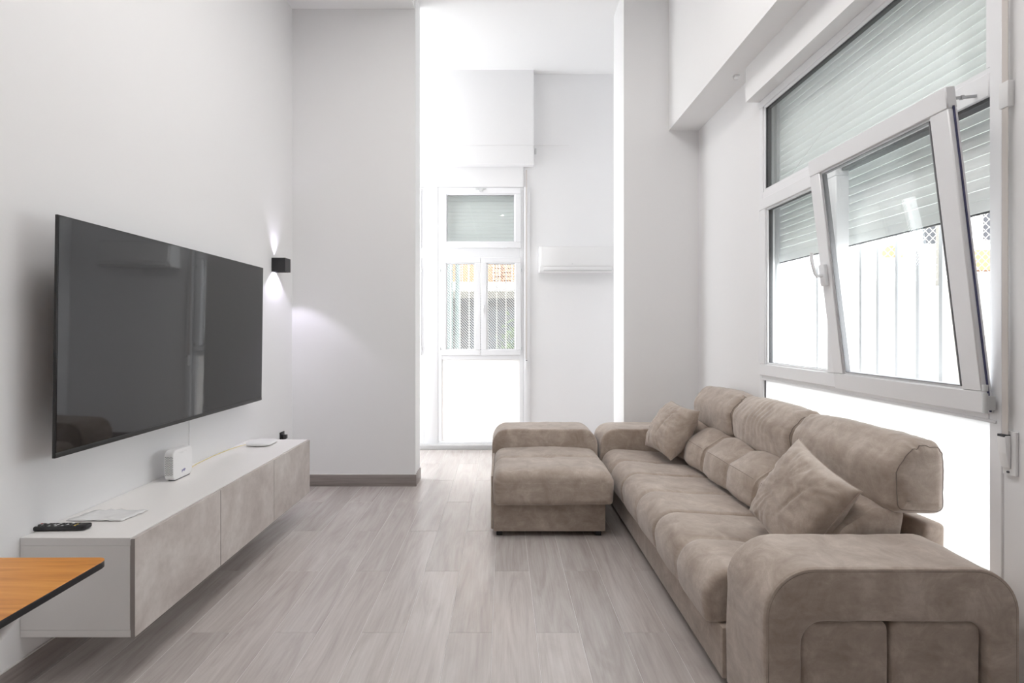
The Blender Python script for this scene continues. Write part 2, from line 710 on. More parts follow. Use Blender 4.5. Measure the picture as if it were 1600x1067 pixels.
handle(sr, 2.610, 1.68, D0 - .03, mt)
# hinges and the stay arm
for (y, z) in ((1.806, 1.10),):
    bm = bmesh.new()
    tube(bm, [(D0 - .045, y, z), (D0 - .045, y, z + .07)], .0085, 10)
    tube(bm, [(D0 - .045, y, z + .078), (D0 - .045, y, z + .10)], .0085, 10)
    box(bm, D0 - .045, D0 - .01, y - .004, y + .014, z + .01, z + .06, bev=.002, seg=1)
    obj('hinge', bm, 'pvc_grey', W1, smooth=True)
bm = bmesh.new()
for (y, z) in ((3.468, 1.18), (3.468, 2.13)):
    tube(bm, [(D0 - .006, y, z), (D0 - .006, y, z + .035)], .006, 8)
    tube(bm, [(D0 - .006, y, z + .04), (D0 - .006, y, z + .075)], .006, 8)
obj('leaf_hinge', bm, 'pvc', W1, smooth=True)
bm = bmesh.new()
box(bm, 0, .115, -.004, .004, -.005, .005, bev=.001, seg=1)
box(bm, .055, .068, -.006, .006, -.007, .007, bev=.001, seg=1)
tf(bm, Matrix.Translation((1.635, 1.89, 2.245)) @ Matrix.Rotation(R(-6), 4, 'Y'))
obj('stay_arm', bm, 'metal', W1)
# thin cord hanging behind the upper pane
bm = bmesh.new()
pts = []
for t in range(13):
    u = t / 12
    y = 3.36 - u * .95
    pts.append((XR + .062, y, 2.30 + .34 * math.sin(u * 1.45)))
tube(bm, pts, .0016, 6)
o = obj('cord', bm, 'wire', None, smooth=True)
tag(o, 'thin pale cord curving behind the upper pane of the large window', 'cord')

# shutter outside the large window
SH = thing('roller_shutter', (XR + .125, 2.64, 1.845), 'pale grey plastic roller shutter half lowered outside the large window', 'shutter')
bm = bmesh.new()
nseg = 6
prof = []
for k in range(nseg + 1):
    t = k / nseg
    prof.append((XR + .118 - .0035 * math.sin(PI * t), .0415 * t))
for k in range(nseg, -1, -1):
    t = k / nseg
    prof.append((XR + .126 - .0035 * math.sin(PI * t), .0415 * t))
for y in (WY0 + .035, WY1 - .035):
    pass
A = [bm.verts.new((p[0], WY0 + .035, p[1])) for p in prof]
B = [bm.verts.new((p[0], WY1 - .035, p[1])) for p in prof]
for k in range(len(prof)):
    j = (k + 1) % len(prof)
    bm.faces.new((A[k], A[j], B[j], B[k]))
bm.faces.new(A[::-1])
bm.faces.new(B)
bmesh.ops.recalc_face_normals(bm, faces=bm.faces[:])
bmesh.ops.translate(bm, verts=bm.verts[:], vec=(-XR - .125, -2.64, 0))
sm = bpy.data.meshes.new('slat')
bm.to_mesh(sm)
bm.free()
sm.materials.append(M['shutter'])
for p in sm.polygons:
    p.use_smooth = True
sm.set_sharp_from_angle(angle=R(40))
z = 1.90
while z < 2.93:
    o = bpy.data.objects.new('slat', sm)
    C.objects.link(o)
    o.parent = SH
    o.location = (0, 0, z - 1.845)
    z += .044
bxo('bottom_rail', 'shutter', SH, (XR + .112, XR + .130, WY0 + .035, WY1 - .035, 1.852, 1.898), bev=.003)
bxo('rubber_seal', 'gasket', SH, (XR + .117, XR + .125, WY0 + .035, WY1 - .035, 1.845, 1.852))
bxo('guide_rail', 'pvc_grey', SH, (XR + .10, XR + .14, WY1 - .036, WY1 - .002, .06, 2.946))
bxo('guide_rail', 'pvc_grey', SH, (XR + .10, XR + .14, WY0 + .002, WY0 + .036, .06, 2.946))

# shutter strap and its winder, right edge of the large window
st = thing('shutter_strap', (XR - .012, 1.77, .93), 'beige woven shutter strap hanging at the near side of the large window, with white winder', 'strap')
bxo('strap', 'strap', st, (XR - .020, XR - .0185, 1.756, 1.778, 1.02, 2.95))
bm = bmesh.new()
prof = roundpoly([(XR - .012, .895, 0), (XR - .0005, .895, 0), (XR - .0005, 1.045, 0), (XR - .012, 1.045, 0)], .05)
loft(bm, prof, stations(1.738, 1.784, .002, arc=1))
prof = roundpoly([(XR - .013, .915, .002), (XR - .013, 1.03, .002), (XR - .034, 1.03, .006), (XR - .030, .97, .02), (XR - .020, .92, .004)], .02, 3)
loft(bm, prof, stations(1.752, 1.782, .003, arc=2))
obj('winder', bm, 'white_plastic', st, smooth=True)
bxo('winder_slot', 'gasket', st, (XR - .0345, XR - .0125, 1.755, 1.779, 1.026, 1.034))
bm = bmesh.new()
tube(bm, [(XR - .0115, 1.762, .905), (XR - .016, 1.762, .905)], .004, 10)
obj('screw', bm, 'gasket', st, smooth=True)
bxo('strap_guide', 'white_plastic', st, (XR - .024, XR - .0005, 1.752, 1.786, 2.16, 2.25), bev=.004)

# security bars outside the large window
SB = thing('security_grille', (2.03, 2.64, .1), 'white vertical security bars outside the large window', 'grille')
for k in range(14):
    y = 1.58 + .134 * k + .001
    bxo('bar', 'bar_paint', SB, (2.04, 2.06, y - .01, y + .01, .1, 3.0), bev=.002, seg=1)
bxo('crossbar', 'white_ext', SB, (2.045, 2.055, 1.5, 3.6, 2.9, 2.93))
bxo('crossbar', 'white_ext', SB, (2.045, 2.055, 1.5, 3.6, .2, .23))


# rear windows
def back_window(name, x0, x1, label):
    Wd = thing(name, ((x0 + x1) / 2, 6.12, .03), label, kind='structure')
    y0, y1 = 6.09, 6.15
    bm = bmesh.new()
    frame_ring(bm, x0, x1, .03, 3.10, y0, y1, .045, 'X')
    box(bm, x0 + .045, x1 - .045, y0, y1, 2.20, 2.38, bev=.003, seg=1)
    box(bm, x0 + .045, x1 - .045, y0, y1, 1.05, 1.12, bev=.003, seg=1)
    obj('window_frame', bm, 'pvc', Wd, smooth=True)
    s = sash(Wd, x0 + .03, x1 - .03, 2.375, 3.085, y0 - .018, y1 - .01, 'X', wdt=.07)
    bm = bmesh.new()
    box(bm, (x0 + x1) / 2 - .06, (x0 + x1) / 2 + .06, y0 - .03, y0 - .016, 3.065, 3.083, bev=.003, seg=1)
    box(bm, (x0 + x1) / 2 - .015, (x0 + x1) / 2 + .03, y0 - .045, y0 - .03, 3.04, 3.075, bev=.003, seg=1)
    obj('latch', bm, 'pvc_grey', s, smooth=True)
    bm = bmesh.new()
    for hx in (.17, -.17):
        xc = (x0 + x1) / 2 + hx * 1.6
        tube(bm, [(xc - .04, y0 - .02, 2.374), (xc - .005, y0 - .02, 2.374)], .007, 8)
        tube(bm, [(xc + .005, y0 - .02, 2.374), (xc + .04, y0 - .02, 2.374)], .007, 8)
    obj('leaf_hinge', bm, 'pvc', Wd, smooth=True)
    xm = (x0 + x1) / 2
    s1 = sash(Wd, x0 + .03, xm - .002, 1.10, 2.262, y0 - .018, y1 - .01, 'X', wdt=.066)
    s2 = sash(Wd, xm + .002, x1 - .03, 1.10, 2.262, y0 - .018, y1 - .01, 'X', wdt=.066)
    bm = bmesh.new()
    box(bm, xm + .018, xm + .046, y0 - .028, y0 - .018, 1.60, 1.70, bev=.004)
    tube(bm, [(xm + .032, y0 - .028, 1.65), (xm + .032, y0 - .06, 1.65), (xm + .032, y0 - .065, 1.56)], .008, 8)
    obj('handle', bm, 'pvc', s2, smooth=True)
    bm = bmesh.new()
    for zz in (1.16, 2.09):
        tube(bm, [(x0 + .028, y0 - .02, zz), (x0 + .028, y0 - .02, zz + .035)], .007, 8)
        tube(bm, [(x1 - .028, y0 - .02, zz), (x1 - .028, y0 - .02, zz + .035)], .007, 8)
    obj('leaf_hinge', bm, 'pvc_grey', Wd, smooth=True)
    f = bxo('frosted_panel', 'frosted', Wd, (x0 + .045, x1 - .045, y0 + .025, y0 + .035, .075, 1.05))
    f['label'] = 'milky white lower glass panel lit from outside'
    # lowered shutter behind the top light
    bm = bmesh.new()
    z = 2.30
    while z < 3.05:
        box(bm, x0 + .03, x1 - .03, 6.215, 6.225, z + .002, z + .042, bev=.003, seg=1)
        box(bm, x0 + .03, x1 - .03, 6.218, 6.223, z - .003, z + .003)
        z += .044
    o = obj('roller_shutter', bm, 'shutter', None, smooth=True)
    return Wd, o


w2, sh2 = back_window('window_2', -.765, .25, 'tall white rear window with a top light, two leaves and a milky lower panel')
tag(sh2, 'pale shutter lowered behind the top light of the rear window', 'shutter')
w3, sh3 = back_window('window_3', -2.0, -.93, 'rear window partly hidden by the white wall end')
tag(sh3, 'pale shutter lowered behind the rear window half hidden by the wall end', 'shutter')
struct('trim_8', 'pvc', (-.93, -.765, 6.085, 6.2, .03, 3.10), bev=.003, label='white post between the two rear windows')
struct('sill_rear', 'white_ext', (BX0, BX1, 6.15, 6.5, -.05, .02))

# bars and wire net outside the rear windows
G2 = thing('security_grille', (-.8, 6.46, .1), 'white vertical bars with wire net outside the rear windows', 'grille')
for k in range(20):
    x = .045 - .116 * k + .116
    bxo('bar', 'white_ext', G2, (x - .007, x + .007, 6.45, 6.464, .05, 3.2))
bm = bmesh.new()


def strip(bm, p, q, wd, n):
    p, q, n = Vector(p), Vector(q), Vector(n)
    t = (q - p).normalized()
    s = t.cross(n).normalized() * wd / 2
    k = n * wd / 2
    r = []
    for c in (p, q):
        r.append([bm.verts.new(c + s + k), bm.verts.new(c - s + k), bm.verts.new(c - s - k), bm.verts.new(c + s - k)])
    for i in range(4):
        j = (i + 1) % 4
        bm.faces.new((r[0][i], r[0][j], r[1][j], r[1][i]))


c = -3.4
while c < 3.2:
    # lines z = -x*1.1 + c clipped to the rectangle
    for sgn, wd in ((-1, .008), (1, .002)):
        xa, xb = -2.0, .25
        za, zb = sgn * 1.05 * xa + c, sgn * 1.05 * xb + c
        lo, hi = 1.0, 2.3
        pts = []
        for (xx, zz) in ((xa, za), (xb, zb)):
            if zz < lo:
                xx = xx + (lo - zz) / (sgn * 1.05)
                zz = lo
            if zz > hi:
                xx = xx + (hi - zz) / (sgn * 1.05)
                zz = hi
            pts.append((xx, 6.475, zz))
        if pts[0][0] >= xa - .001 and pts[1][0] <= xb + .001 and pts[1][0] - pts[0][0] > .02:
            strip(bm, pts[0], pts[1], wd, (0, 1, 0))
    c += .034
o = obj('wire_net', bm, 'wire', G2)
o['kind'] = 'stuff'

# strap right of the rear window
st2 = thing('shutter_strap', (.29, 6.06, .9), 'white shutter strap with small winder right of the rear window', 'strap')
bxo('strap', 'strap', st2, (.277, .292, 6.066, 6.068, 1.05, 3.3))
bxo('winder', 'white_plastic', st2, (.272, .297, 6.045, 6.072, .93, 1.05), bev=.004)
bxo('winder_slot', 'gasket', st2, (.277, .292, 6.043, 6.06, 1.036, 1.046))

# ------------------------------------------------------------------ outside
struct('ground', 'concrete_ext', (-20, 20, YB + .3, 26, -.3, -.02), (XR + .3, 20, YN - 8, YB + .3, -.3, -.02), (-20, XR, YN - 10, YN - .3, -.3, -.02))
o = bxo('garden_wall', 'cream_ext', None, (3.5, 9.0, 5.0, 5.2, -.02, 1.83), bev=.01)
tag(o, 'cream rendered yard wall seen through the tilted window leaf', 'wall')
o = bxo('garden_wall', 'white_ext', None, (2.35, 3.49, 4.9, 5.1, -.02, 2.25), bev=.01)
tag(o, 'white yard wall seen through the closed window leaf', 'wall')
N1 = thing('wire_fence', (5.5, 5.1, 1.83), 'thin diamond wire fence on top of the cream yard wall', 'fence')
bm = bmesh.new()
c = -12
while c < 12:
    for sgn in (-1, 1):
        xa, xb = 3.5, 5.4
        lo, hi = 1.83, 2.75
        # z = sgn*(x - 4.4) + 2.2 + c
        p = []
        for xx in (xa, xb):
            zz = sgn * (xx - 4.4) + 2.2 + c
            if zz < lo:
                xx += (lo - zz) * sgn
                zz = lo
            if zz > hi:
                xx += (hi - zz) * sgn
                zz = hi
            p.append((xx, 5.1, zz))
        if p[0][0] >= xa - .001 and p[1][0] <= xb + .001 and p[1][0] - p[0][0] > .02:
            strip(bm, p[0], p[1], .0035, (0, 1, 0))
    c += .075
o = obj('wire_net', bm, nmat('galvanised_wire', (.45, .42, .38), .5), N1)
o['kind'] = 'stuff'
for x in (3.55, 4.35, 5.3):
    bxo('post', 'cream_ext', N1, (x - .02, x + .02, 5.08, 5.12, 1.83, 2.85), bev=.003, seg=1)


def house(name, x0, x1, y, zt, wall, label, parts):
    H = thing(name, ((x0 + x1) / 2, y, 0), label, 'building')
    bxo('wall', wall, H, (x0, x1, y, y + 3, 0, zt))
    for nm, mat, bb in parts:
        bxo(nm, mat, H, *bb)
    return H


bs = [('ground_floor', 'grey_ext', ((-6, 7.9, 13.93, 14, 0, 2.28),)),
      ('band', 'cream_ext', ((-6, 7.9, 13.9, 14, 2.28, 2.46),)),
      ('balcony_slab', 'white_ext', ((-6, 7.9, 13.1, 14, 2.46, 2.64),)),
      ('plinth', 'white_ext', ((-1.0, 2.9, 12.8, 12.95, 0, .75),)),
      ('garage_door', nmat('garage_door_paint', (.03, .035, .045), .6), ((-.9, .6, 13.9, 13.94, 0, 2.05),))]
for x0 in (-.28, .0):
    bs.append(('shutter_leaf', nmat('wood_shutter_paint', (.22, .11, .06), .7), tuple((x0 + .01, x0 + .25, 13.94, 13.99, 2.66 + .11 * k, 2.745 + .11 * k) for k in range(18))))
bs.append(('balcony_railing', 'white_ext', tuple([(-6, 7.9, 13.12, 13.15, 3.5, 3.53)] + [(-6 + .16 * k, -5.985 + .16 * k, 13.12, 13.14, 2.64, 3.5) for k in range(86)])))
house('apartment_building', -6, 7.9, 14, 9, 'orange_ext', 'orange and grey apartment block across the street behind the rear window', bs)
arch = bmesh.new()
prof = [Vector((9.85 + .28 * math.cos(PI * k / 16), 3.25 + .30 * math.sin(PI * k / 16))) for k in range(17)]
loft(arch, prof, [(12.95, 0), (12.99, 0)])
H2 = house('apartment_building', 8.2, 18, 13, 8, 'white_ext', 'white building with arched opening beyond the yard wall', [
    ('balcony', 'cream_ext', ((8.2, 18, 12.4, 13, 2.35, 2.6),)),
    ('awning', 'orange_ext', ((11.3, 12.6, 12.7, 13, 2.9, 3.4),)),
    ('window', 'grey_ext', ((10.6, 11.0, 12.96, 12.99, 3.6, 4.3),)), ('window', 'grey_ext', ((12.2, 12.7, 12.96, 12.99, 3.7, 4.4),))])
obj('arched_opening', arch, 'orange_ext', H2)
o = bxo('yard_wall', 'white_ext', None, (-4, -1.05, 9, 9.2, -.02, 4.2))
tag(o, 'white side wall seen at the left of the rear window', 'wall')
bm = bmesh.new()
tube(bm, [(-.93, 8.9, 0), (-.93, 8.9, 4.6)], .07, 12)
tube(bm, [(-.78, 8.95, 0), (-.78, 8.95, 4.6)], .045, 12)
o = obj('drain_pipe', bm, 'teal_ext', None, smooth=True)
tag(o, 'weathered drain pipes beside the white side wall behind the rear window', 'pipe')
# shrub seen through the right leaf
bm = bmesh.new()
for k in range(260):
    p = Vector((.22 + random.gauss(0, .13), 10.5 + random.gauss(0, .13), .9 + abs(random.gauss(0, .32))))
    d = Vector((random.gauss(0, 1), random.gauss(0, 1), random.gauss(0, 1))).normalized() * .07
    e = d.cross(Vector((random.random(), random.random(), random.random()))).normalized() * .025
    vs = [bm.verts.new(q) for q in (p - d, p + e, p + d, p - e)]
    bm.faces.new(vs)
P = thing('shrub', (.22, 10.5, 0), 'small green shrub in the street behind the rear window', 'shrub')
o = obj('foliage', bm, 'leaf', P)
o['kind'] = 'stuff'
bm = bmesh.new()
tube(bm, [(.22, 10.5, 0), (.24, 10.5, .6), (.2, 10.5, 1.2)], .03, 8)
obj('stem', bm, 'teal_ext', P, smooth=True)

# ------------------------------------------------------------------ sofa
SF = thing('corner_sofa', (1.30, 3.05, 0), 'taupe suede three-seat sofa with rounded arms along the window wall', 'sofa')


def fb(x, y, z, s=1.0):
    return noise.noise(Vector((x * s, y * s, z * s)))


def crease(y, yc, wdt, dep):
    t = abs(y - yc) / wdt
    return dep * (1 - t) ** 2 if t < 1 else 0


Y_N0, Y_N1 = 1.694, 1.99      # near arm
Y_F0, Y_F1 = 4.12, 4.45       # far arm
SEAT = [Y_N1 + .026, 2.70, 3.41, Y_F0 - .004]


def arm_profile(x0, x1, zt, r0=.17, r1=.15, opening=None):
    z0 = .035
    if opening:
        a, b_, zo = opening
        return roundpoly([(x0, z0, 0), (x0, zt, r0), (x1, zt, r1), (x1, z0, 0), (b_, z0, 0), (b_, zo, .07), (a, zo, .07), (a, z0, 0)], .022, 10)
    return roundpoly([(x0, z0, 0), (x0, zt, r0), (x1, zt, r1), (x1, z0, 0)], .022, 10)


def arm_disp(x, z, y, nx, nz):
    return .004 * fb(x, y, z, 6) + .003 * fb(x + 5, y, z, 14)


bm = bmesh.new()
pr = arm_profile(.868, 1.715, .605, opening=(.992, 1.612, .425))
loft(bm, pr, stations(Y_N0, Y_N1, .012, arc=3), arm_disp)
A1 = obj('arm', bm, 'suede', SF, smooth=True, angle=50)
# near-black sheet painting the shade in the recess behind the stools
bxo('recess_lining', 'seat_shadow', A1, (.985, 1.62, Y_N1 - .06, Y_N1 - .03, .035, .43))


def outline_pipe(bm, x0, x1, zt, r0, r1, y, inset, rad):
    pts = []
    n = 12
    x0 += inset
    x1 -= inset
    zt -= inset
    r0 -= inset
    r1 -= inset
    pts.append((x0, y, .05))
    pts.append((x0, y, .25))
    for k in range(n + 1):
        t = PI - PI / 2 * k / n
        pts.append((x0 + r0 + r0 * math.cos(t), y, zt - r0 + r0 * math.sin(t)))
    for k in range(n + 1):
        t = PI / 2 - PI / 2 * k / n
        pts.append((x1 - r1 + r1 * math.cos(t), y, zt - r1 + r1 * math.sin(t)))
    pts.append((x1, y, .25))
    pts.append((x1, y, .05))
    tube(bm, pts, rad, 8)


bm = bmesh.new()
outline_pipe(bm, .868, 1.715, .605, .17, .15, Y_N0 + .0045, .007, .0042)
obj('piping', bm, 'suede', A1, smooth=True)
bm = bmesh.new()
outline_pipe(bm, .868, 1.715, .605, .17, .15, Y_N0 + .0015, .013, .0018)
obj('seam', bm, 'piping', A1, smooth=True)
bm = bmesh.new()
loft(bm, arm_profile(.79, 1.70, .60, r0=.13, r1=.12), stations(Y_F0, Y_F1, .014, arc=3), arm_disp)
A2 = obj('arm', bm, 'suede', SF, smooth=True, angle=50)
bm = bmesh.new()
outline_pipe(bm, .79, 1.70, .60, .13, .12, Y_F0 + .002, .022, .003)
obj('piping', bm, 'suede', A2, smooth=True)
# base
bm = bmesh.new()
box(bm, .855, 1.68, Y_N1 + .002, Y_F0 - .002, .035, .235, bev=.008)
obj('base', bm, 'suede', SF, smooth=True)
for (x, y) in ((.95, 1.76), (1.6, 1.76), (.95, 4.36), (1.6, 4.36), (.95, 3.05)):
    bxo('foot', 'black', SF, (x - .025, x + .025, y - .025, y + .025, 0, .036), bev=.003, seg=1)
# seats
for i in range(3):
    y0, y1 = SEAT[i] + .003, SEAT[i + 1] - .003
    ym = (y0 + y1) / 2
    sd = i * 13.7
    pr = roundpoly([(1.40, .415, .03), (.775, .452, .115), (.806, .232, .022), (1.40, .245, .02)], .02, 10)

    def sdisp(x, z, y, nx, nz, y0=y0, y1=y1, ym=ym, sd=sd):
        top = max(0, nz) + max(0, -nx) * .9
        d = 0
        d -= top * crease(y, ym, .032, .009)
        d -= top * crease(y, ym, .13, .006)
        # soft cushion crown on each half
        h = abs(y - ym) / ((y1 - y0) / 2)
        d += top * .004 * math.sin(PI * min(1, h)) ** 1.0
        # cross seam and centre dimple
        if nz > .5:
            d -= crease(x, 1.13, .03, .0025)
            r = math.hypot((x - 1.13) / 1.2, y - ym)
            if r < .09:
                d -= .007 * (1 - r / .09) ** 2
        d += .006 * fb(x + sd, y, z, 3.2) + .0025 * fb(x + sd, y, z, 9)
        # small pulls near the crease
        q = math.exp(-abs(y - ym) / .07)
        d += .0025 * q * fb(x * 3 + sd, y, z, 16) * top
        return d
    bm = bmesh.new()
    loft(bm, pr, stations(y0, y1, .028, step=.012, arc=6), sdisp)
    s = obj('seat_cushion', bm, 'suede', SF, smooth=True, angle=60)
    # centre seam line
    bm = bmesh.new()
    nn = normals2(pr)
    pts = []
    for p, n in zip(pr, nn):
        if (n.y > .15 or n.x < -.3) and .26 < p.y and p.x < 1.36:
            d = sdisp(p.x, p.y, ym, n.x, n.y) + .0003
            q = p + n * d
            pts.append((q.x, ym, q.y))
    pts.sort(key=lambda q: (q[0] > .9, q[2] if q[0] <= .9 else q[0]))
    tube(bm, pts, .0016, 6)
    obj('seam', bm, 'piping', s, smooth=True)

# back frame
bm = bmesh.new()
pr = roundpoly([(1.56, .24, .01), (1.66, .635, .025), (1.735, .635, .02), (1.735, .05, .01), (1.56, .05, .01)], .04, 4)
loft(bm, pr, stations(2.0, Y_F0 - .005, .02, step=.05, arc=3), arm_disp)
obj('back_frame', bm, 'suede', SF, smooth=True)
# lumbar cushions: two lobes per seat
for i in range(3):
    y0, y1 = SEAT[i] + .002, SEAT[i + 1] - .002
    ym = (y0 + y1) / 2
    pr = roundpoly([(1.295, .435, .05), (1.315, .60, .13), (1.475, .705, .06), (1.60, .70, .04), (1.56, .43, .03)], .018, 8)

    def ldisp(x, z, y, nx, nz, y0=y0, y1=y1, ym=ym, sd=i * 9.1):
        top = max(0, -nx, nz)
        h = ((y - y0) / (ym - y0)) % 1.0
        d = -top * .042 * (1 - math.sin(PI * min(max(h, 0), 1)) ** .55) * (1 if y0 + .02 < y < y1 - .02 else .4)
        # faint horizontal seam
        d -= crease(z, .575, .02, .0035) if nx < -.2 else 0
        d += .006 * fb(x + sd, y, z, 4) + .0035 * fb(x + sd, y * 1.5, z, 11)
        return d
    bm = bmesh.new()
    loft(bm, pr, stations(y0, y1, .03, step=.012, arc=5), ldisp)
    bc = obj('back_cushion', bm, 'suede', SF, smooth=True, angle=70)
    nn = normals2(pr)
    kbest = min(range(len(pr)), key=lambda k: abs(pr[k].y - .60) + (10 if nn[k].x > -.3 else 0))
    bm = bmesh.new()
    pts = []
    for q in range(41):
        yy = y0 + .04 + (y1 - y0 - .08) * q / 40
        p = pr[kbest] + nn[kbest] * (ldisp(pr[kbest].x, pr[kbest].y, yy, nn[kbest].x, nn[kbest].y) + .0002)
        pts.append((p.x, yy, p.y))
    tube(bm, pts, .0014, 5)
    obj('seam', bm, 'piping', bc, smooth=True)
# head cushions
HY = [1.975, 2.71, 3.40, 4.08]
for i in range(3):
    y0, y1 = HY[i] + .002, HY[i + 1] - .002
    pr = roundpoly([(1.505, .665, .055), (1.495, .86, .11), (1.60, .975, .085), (1.738, .955, .065), (1.742, .655, .055)], .016, 8)

    def hdisp(x, z, y, nx, nz, y0=y0, y1=y1, sd=i * 5.3, i_=i):
        e = min(y - y0, y1 - y)
        d = .026 * min(1, max(0, e) / .20) ** .6 - .014
        # gathered fabric near the ends, folds run front to back
        k = math.exp(-max(0, e) / .07)
        f1 = 1 - abs(fb(x * .6 + sd, y * 3.2 + 1.1 * z + .5 * x, z * .8, 5.0)) * 2
        d += (.0022 + .006 * k * max(0, nz + .25)) * f1 * (.35 + .65 * max(0, nz, -nx))
        kk = math.exp(-max(0, e) / .05) * min(1, max(0, e) / .015)
        d += .014 * kk * (.5 - 1.6 * abs(fb(x * 26, y * 3 + sd, z * 26, 1))) * max(0, nz + .3)
        if i_ == 1:
            u_ = min(1, max(0, (3.30 - y) / .25))
            d += .0026 * u_ * math.sin(y * 120 + 9 * fb(x, y, z, 4) + z * 16) * (.6 + 1.5 * fb(x + 3, y, z, 5)) * max(0, .4 - nx * .5 + nz * .3)
        d += .010 * fb(x + sd, y, z, 2.6) + .003 * fb(x, y + sd, z, 8)
        d -= .012
        return d
    bm = bmesh.new()
    loft(bm, pr, stations(y0, y1, .045, step=.010, arc=7), hdisp)
    hc = obj('head_cushion', bm, 'suede', SF, smooth=True, angle=80)
    # end seam
    nn = normals2(pr)
    for ye, s_ in ((y0 + .012, 1), (y1 - .012, -1)):
        bm = bmesh.new()
        pts = []
        for p, n in zip(pr, nn):
            q = p + n * (hdisp(p.x, p.y, ye, n.x, n.y) - .0135)
            pts.append((q.x, ye, q.y))
        tube(bm, pts, .0018, 6, closed=True)
        obj('seam', bm, 'piping', hc, smooth=True)

# two storage stools tucked under the near arm
for i, (x0, x1, lab) in enumerate(((1.0, 1.296, 'left taupe suede stool tucked under the near sofa arm'), (1.302, 1.604, 'right taupe suede stool tucked under the near sofa arm'))):
    T = thing('stool', ((x0 + x1) / 2, Y_N0 + .12, 0), lab, 'stool', 'stools under the near sofa arm')
    bm = bmesh.new()
    pr = roundpoly([(x0, .03, .01), (x0, .418, .035), (x1, .418, .035), (x1, .03, .01)], .03, 6)
    loft(bm, pr, stations(Y_N0 + .022, Y_N1 - .07, .014, arc=4), lambda x, z, y, nx, nz: .004 * fb(x, y, z, 7))
    o = obj('body', bm, 'suede', T, smooth=True, angle=50)
    bm = bmesh.new()
    outline_pipe(bm, x0, x1, .418, .035, .035, Y_N0 + .028, .007, .003)
    obj('piping', bm, 'suede', o, smooth=True)
    for (x, y) in ((x0 + .04, Y_N0 + .06), (x1 - .04, Y_N0 + .06), (x0 + .04, Y_N0 + .2), (x1 - .04, Y_N0 + .2)):
        bxo('foot', 'black', T, (x - .015, x + .015, y - .015, y + .015, 0, .031))

# chaise module
CHS = thing('chaise', (.34, 3.95, 0), 'taupe suede chaise end with low rounded headrest left of the sofa', 'chaise')
cx0, cx1 = -.065, .752
bm = bmesh.new()
box(bm, cx0 + .004, cx1 - .055, 3.455, Y_F1 - .01, .035, .235, bev=.01)
obj('base', bm, 'suede', CHS, smooth=True)
bm = bmesh.new()
pr = roundpoly([(cx0 + .01, .225, .03), (cx0, .455, .075), (cx1, .455, .075), (cx1 - .01, .225, .03)], .02, 9)


def cdisp(x, z, y, nx, nz):
    d = 0
    xm = (cx0 + cx1) / 2
    if nz > .3:
        d -= crease(y, 3.80, .045, .013) + crease(y, 3.80, .15, .006)
        d -= crease(x, xm, .03, .003)
        d += .014 * math.sin(PI * min(1, max(0, (x - cx0) / (cx1 - cx0))))
        r = math.hypot(x - xm, y - 3.80)
        if r < .11:
            d -= .010 * (1 - r / .11) ** 2
    if y < 3.47 and nz > .3:
        d -= .012 * ((3.47 - y) / .07)
    d += .007 * fb(x, y, z, 3.0) + .003 * fb(x, y, z, 9)
    return d


loft(bm, pr, stations(3.385, Y_F0 - .004, .05, step=.016, arc=7), cdisp)
s = obj('seat_cushion', bm, 'suede', CHS, smooth=True, angle=60)
bm = bmesh.new()
pts = []
nn = normals2(pr)
for p, n in zip(pr, nn):
    if n.y > .05:
        q = p + n * (cdisp(p.x, p.y, 3.80, n.x, n.y) + .0003)
        pts.append((q.x, 3.80, q.y))
pts.sort()
tube(bm, pts, .0017, 6)
obj('seam', bm, 'piping', s, smooth=True)
bm = bmesh.new()
pr = roundpoly([(cx0 - .018, .035, 0), (cx0 - .018, .60, .13), (cx1 + .018, .60, .13), (cx1 + .018, .035, 0)], .022, 10)
loft(bm, pr, stations(Y_F0, Y_F1, .014, arc=3), arm_disp)
a = obj('headrest', bm, 'suede', CHS, smooth=True, angle=50)
bm = bmesh.new()
outline_pipe(bm, cx0 - .018, cx1 + .018, .60, .13, .13, Y_F0 + .002, .022, .003)
obj('piping', bm, 'suede', a, smooth=True)
bxo('lining', 'suede', CHS, (cx0 - .012, cx0 + .004, 3.46, Y_F0, .05, .41), bev=.006)
for (x, y) in ((cx0 + .045, 3.50), (cx1 - .1, 3.50), (cx0 + .045, 4.4), (cx1 - .05, 4.4)):
    bxo('foot', 'black', CHS, (x - .02, x + .02, y - .02, y + .02, 0, .036), bev=.003, seg=1)


